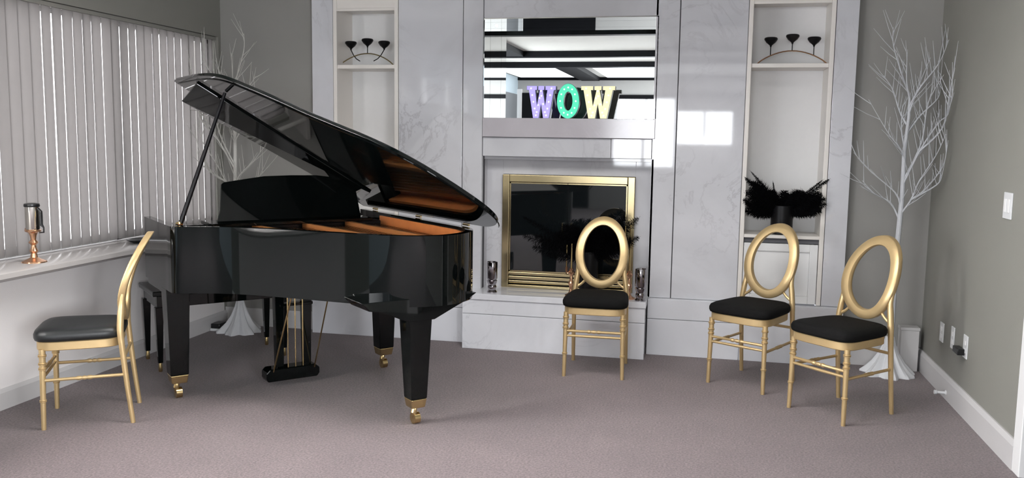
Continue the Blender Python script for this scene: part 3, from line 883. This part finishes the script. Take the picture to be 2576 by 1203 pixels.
for (ua, va, ub, vb2) in ((-.45, -.05, -.25, .45), (-.15, -.05, .02, .78), (.15, -.05, .28, 1.05), (.42, -.05, .48, 1.05)):
    d = Vector((ub-ua, vb2-va)).normalized(); nn = Vector((-d.y, d.x))*.013
    bm = B(); add_prism(bm, [(ua+nn.x, va+nn.y), (ub+nn.x, vb2+nn.y), (ub-nn.x, vb2-nn.y), (ua-nn.x, va-nn.y)], lambda a,b,h: L(a, b, h), .897, .935)
    obj('plate_strut', bm, M['plate'], pn, bevel=.004)
bm = B()
for i in range(60):
    u = -.54 + i*.0195; 
    # reach until outline
    vmax = None
    for j in range(len(PL2)-1):
        (a0, b0), (a1, b1) = PL2[j], PL2[j+1]
        if (a0-u)*(a1-u) <= 0 and abs(a1-a0) > 1e-6 and b0 > 0:
            vmax = b0+(b1-b0)*(u-a0)/(a1-a0)
    if vmax and vmax > .15: add_tube(bm, [L(u, -.06, .912), L(u+.0, vmax-.05, .910)], .0012, 3, cap=False)
s_ = obj('piano_strings', bm, M['steel'], pn); s_['kind'] = 'stuff'
bm = B(); add_box(bm, -.615, .675, .08, .20, .86, .925); obj('tuning_pin_block', bm, M['satin'], pn, bevel=.004)
# underside, key bed, key slip, keyboard, fallboard, arms
bm = B(); add_prism(bm, offset(OUT, .03), lambda a,b,h: L(a, b, h), .66, .68); obj('bottom_board', bm, M['satin'], pn)
obj('key_bed', add_box(B(), -.655, .712, -.02, .42, .585, .635), BK, pn, bevel=.004, smooth=False)
obj('key_slip', add_box(B(), -.622, .678, .395, .42, .635, .72), BK, pn, bevel=.003, smooth=False)
obj('fallboard', add_box(B(), -.622, .678, .215, .235, .735, .93), BK, pn, bevel=.003, smooth=False)
kb = obj('keyboard', add_box(B(), -.585, .641, .24, .392, .70, .722), M['ivory'], pn, smooth=False)
bm = B()
kw = 1.226/52
for i in range(51):
    if i % 7 in (1, 4): continue
    x = -.585 + kw*(i+1); add_box(bm, x-.006, x+.006, .24, .335, .722, .733)
o = obj('black_keys', bm, M['blackp'], kb, smooth=False)
for x in (-.605, .66): obj('key_block', add_box(B(), x-.018, x+.018, .24, .395, .635, .745), BK, pn, bevel=.004, smooth=False)
# tail leg block
bm = B()
prof = [(-.02, .66), (.02, .618), (.08, .606), (.14, .585), (.19, .560), (.235, .545), (.375, .545), (.50, .60), (.56, .625), (.62, .66)]
add_prism(bm, prof, lambda a,b,h: L(a, h, b), .93, 1.145)
obj('leg_block', bm, BK, pn, bevel=.004, smooth=False)
# legs with brass ferrule and caster
def piano_leg(u, v, ztop, wt, wb, name='leg'):
    zt, zb = ztop, .135
    bm = B()
    def sq(w, z): return [L(u-w, v+w, z), L(u+w, v+w, z), L(u+w, v-w, z), L(u-w, v-w, z)]
    bm2 = B()
    add_hex(bm, sq(wb, zb), sq(wt, zt))
    lg = obj(name, bm, BK, pn, bevel=.005, smooth=False)
    # square-to-round ferrule
    bm = B(); add_hex(bm, sq(wb*.82, .088), sq(wb*.98, zb)); obj('brass_ferrule', bm, M['brass2'], lg, bevel=.004, smooth=False)
    bm = B()
    cx, cy, _ = L(u, v, 0)
    add_tube(bm, [(cx-.016, cy, .030), (cx+.016, cy, .030)], .030, 18)
    add_tube(bm, [(cx-.006, cy, .030), (cx-.012, cy-.004, .062), (cx-.004, cy, .088)], [.012, .016, .014], 10)
    obj('caster', bm, M['brass2'], lg)
    return lg
piano_leg(-.60, .0, .62, .062, .048)
piano_leg(.641, .0, .62, .062, .048)
piano_leg(.307, 1.068, .56, .062, .044)
# pedal lyre
ly = obj('pedal_lyre', add_prism(B(), [(-.12, .03), (-.13, .05), (-.13, .085), (-.11, .105), (.165, .105), (.19, .085), (.19, .05), (.175, .03)], lambda a,b,h: L(a, h, b), -.02, .075), BK, pn, bevel=.006, smooth=False)
for u in (-.04, .125):
    bm = B(); add_hex(bm, [L(u-.022, .05, .10), L(u+.022, .05, .10), L(u+.022, .005, .10), L(u-.022, .005, .10)], [L(u-.03, .05, .60), L(u+.03, .05, .60), L(u+.03, .005, .60), L(u-.03, .005, .60)])
    obj('lyre_post', bm, BK, ly, bevel=.004, smooth=False)
obj('lyre_crosspiece', add_box(B(), -.04, .16, -.055, .0, .462, .478), BK, ly, bevel=.003, smooth=False)
obj('lyre_block', add_box(B(), -.10, .19, -.09, .02, .575, .60), BK, ly, bevel=.003, smooth=False)
for u in (.0, .045, .09):
    obj('pedal_rod', add_tube(B(), [L(u, .068, .095), L(u, .068, .58)], .0035, 6), M['brass2'], ly)
    bm = B(); add_tube(bm, [L(u, .06, .06), L(u, -.06, .062), L(u, -.12, .055), L(u, -.15, .05)], [.008, .008, .013, .012], 8)
    obj('pedal', bm, M['brass2'], ly)
for (a, b) in ((L(-.09, .075, .09), L(-.045, .33, .66)), (L(.155, .078, .09), L(.155, .36, .66))):
    obj('lyre_brace', add_tube(B(), [a, b], .0045, 6), M['brass2'], ly)
# music desk
bm = B()
dk = [(-.345, .955), (-.325, 1.02), (-.310, 1.165), (-.295, 1.176), (-.16, 1.195), (-.06, 1.208), (.10, 1.212), (.26, 1.210), (.38, 1.195), (.50, 1.17), (.52, 1.02), (.53, .955)]
def desk_fn(a, b, h): return L(a, h-.09-(b-.955)*.14, b)
add_prism(bm, dk, desk_fn, -.008, .008)
obj('music_desk', bm, BK, pn, bevel=.003, smooth=False)
obj('desk_shelf', add_box(B(), -.40, .56, -.02, .22, .936, .955), BK, pn, bevel=.003, smooth=False)
# lid
LA = R(32.7); LH = Vector((.722, 0, .985))
def lidp(w, v, off=0.):  # off > 0 is above the lid
    return (LH.x - w*math.cos(LA) + off*math.sin(LA), -v, LH.z + w*math.sin(LA) + off*math.cos(LA))
lo = [(1.405, -.47), (1.418, -.44), (1.420, -.2), (1.421, 0), (1.414, .17), (1.400, .30), (1.365, .42), (1.273, .555), (1.157, .70), (1.045, .823), (.942, .965), (.842, 1.11), (.735, 1.22), (.618, 1.29), (.508, 1.327), (.405, 1.350), (.29, 1.362), (.20, 1.352), (.12, 1.31), (.05, 1.22), (.005, 1.08), (0, .95)]
lc = [(p.x, p.y) for p in crom([Vector((a, b, 0)) for a, b in lo], 5)] + [(0, -.47)]
bm = B(); add_prism(bm, lc, lambda a,b,h: lidp(a, b, h), 0, .018)
lid = obj('lid', bm, BK, pn, bevel=.004, angle=30)
bm = B()
for v in (-.3, .3, .85): add_tube(bm, [(.728, -v-.03, .978), (.728, -v+.03, .978)], .006, 8)
obj('lid_hinge', bm, M['brass2'], lid)
# raised edge moulding on the underside of the bent side
bm = B()
mo = offset(lc[:-1], .0)
inn_l = [(a - .0, b) for a, b in lc[5:-12]]
path = []
n_ = len(inn_l)
for i in range(n_):
    a = Vector(inn_l[max(0, i-1)]); b = Vector(inn_l[min(n_-1, i+1)]); d = (b-a).normalized(); nr = Vector((-d.y, d.x))
    path.append(lidp(inn_l[i][0]+nr.x*-.0+(-.028 if True else 0), inn_l[i][1]-.012, -.002))
add_tube(bm, path, .0035, 5)
obj('lid_bead', bm, BK, lid)
# front flap hanging below the front of the lid
q = [(-.440, -.40, 1.640), (.66, -.40, 1.032)]
ua = lidp(1.376, -.08, -.002); ub = lidp(.25, .10, -.002)
a0 = Vector(L(*q[0])); b0 = Vector(L(*q[1])); a1 = Vector(ua); b1 = Vector(ub)
nr = (b0-a0).cross(a1-a0).normalized()*.009
bm = B(); add_hex(bm, [a0-nr, b0-nr, b1-nr, a1-nr], [a0+nr, b0+nr, b1+nr, a1+nr])
obj('front_flap', bm, BK, lid, bevel=.003, smooth=False)
# prop stick
top = Vector(lidp(1.27, .14, -.005)); base = Vector(L(-.600, .125, .955))
bm = B(); add_tube(bm, [base, base.lerp(top, .35), top], [.013, .012, .009], 8)
pr = obj('lid_prop', bm, M['satin'], pn)
bm = B(); add_lathe(bm, [(.018, .97), (.02, .975), (.012, .985)], L(-.600, .125, 0), 14); obj('prop_socket', bm, M['brass2'], pr)

# ------------------------------------------------------------------ piano bench
pb_c = Vector((-2.3695, 4.6485, 0)) + E1*(-.175) + T1*(-.785)
bn = thing('piano_bench', 'glossy black piano bench pushed behind the piano keyboard', 'bench', (pb_c.x, pb_c.y, 0), ang)
obj('bench_seat', add_box(B(), -.425, .425, -.205, .205, .468, .50), BK, bn, bevel=.006, smooth=False)
bm = B()
add_box(bm, -.40, .40, -.19, -.165, .395, .468); add_box(bm, -.40, .40, .165, .19, .395, .468)
add_box(bm, -.40, -.375, -.165, .165, .395, .468); add_box(bm, .375, .40, -.165, .165, .395, .468)
obj('apron', bm, BK, bn, bevel=.003, smooth=False)
for sx in (-1, 1):
    for sy in (-1, 1):
        bm = B(); cx, cy = sx*.388, sy*.178
        add_hex(bm, [(cx-.014, cy-.014, .055), (cx+.014, cy-.014, .055), (cx+.014, cy+.014, .055), (cx-.014, cy+.014, .055)],
                    [(cx-.024, cy-.024, .40), (cx+.024, cy-.024, .40), (cx+.024, cy+.024, .40), (cx-.024, cy+.024, .40)])
        lg = obj('leg', bm, BK, bn, bevel=.003, smooth=False)
        obj('brass_foot', add_lathe(B(), [(.010, 0), (.012, .004), (.012, .03), (.009, .056)], (cx, cy, 0), 12), M['brass2'], lg)

# ------------------------------------------------------------------ lights
def area(name, loc, rot, sx, sy, power, col=(1, 1, 1), spread=180):
    l = bpy.data.lights.new(name, 'AREA'); l.shape = 'RECTANGLE'; l.size = sx; l.size_y = sy; l.energy = power; l.color = col
    l.spread = R(spread)
    o = bpy.data.objects.new(name, l); COL.objects.link(o); o.location = loc; o.rotation_euler = rot
    return o
# daylight behind the blind (outside the glass) and through the uncovered half of the same window
area('window_daylight', (XL-.30, 4.55, 1.5), (0, R(-90), 0), 1.8, 2.9, 45, (1, .96, .95))
area('open_window_daylight', (XL-.16, 2.45, 1.45), (0, R(-90), 0), 1.36, 1.3, 190, (1, .96, .94))
# bright far windows of the hall; left and right are unseen added fill
area('far_window_daylight', ((-1.9+.57)/2, YF-.14, 1.58), (R(90), 0, 0), 2.4, 1.4, 230, (.93, .96, 1.))
area('hall_left_fill', (XH-.12, -1.15, 1.55), (0, R(-90), 0), 1.5, 3.4, 330, (.95, .97, 1.), 125)
area('hall_right_fill', (3.52, -3., 1.55), (0, R(90), 0), 1.5, 4.0, 620, (.95, .97, 1.))
# ceiling fittings of the hall, plus an unseen fill added over the room
area('room_ceiling_fill', (-1.0, 3.7, ZC-.03), (0, 0, 0), 2.6, .9, 75, (1, .985, .97), 150)
area('hall_ceiling_light', (-3.28, -4.3, ZC-.02), (0, 0, 0), 1.2, 3.2, 16, (.97, .98, 1.))
area('hall_ceiling_light_wide', (.55, -4.4, ZC-.02), (0, 0, 0), 5.2, 3.2, 52, (.95, .97, 1.))
pl = bpy.data.lights.new('handheld_lamp', 'POINT'); pl.energy = 4; pl.shadow_soft_size = .02
po = bpy.data.objects.new('handheld_lamp', pl); COL.objects.link(po); po.location = (0, -.03, 1.45)

w = bpy.data.worlds.new('sky'); scn.world = w; w.use_nodes = True
nt = w.node_tree; bg = nt.nodes['Background']
bg.inputs[0].default_value = (.85, .9, 1., 1); bg.inputs[1].default_value = 1.2

# ------------------------------------------------------------------ camera
yaw, pitch, roll = .213779, .1146498, .0145582
f = Vector((-math.sin(yaw)*math.cos(pitch), math.cos(yaw)*math.cos(pitch), -math.sin(pitch)))
r = Vector((math.cos(yaw), math.sin(yaw), 0)); u = r.cross(f)
r2 = r*math.cos(roll) + u*math.sin(roll); u2 = u*math.cos(roll) - r*math.sin(roll)
cam = bpy.data.cameras.new('camera'); co = bpy.data.objects.new('camera', cam); COL.objects.link(co)
mt = Matrix((r2, u2, -f)).transposed().to_4x4(); mt.translation = Vector((0, 0, 1.45))
co.matrix_world = mt
cam.sensor_width = 36; cam.lens = 2208.129/2576*36; cam.clip_start = .02
scn.camera = co
scn.view_settings.view_transform = 'Standard'
scn.view_settings.look = 'None'
scn.view_settings.exposure = 0
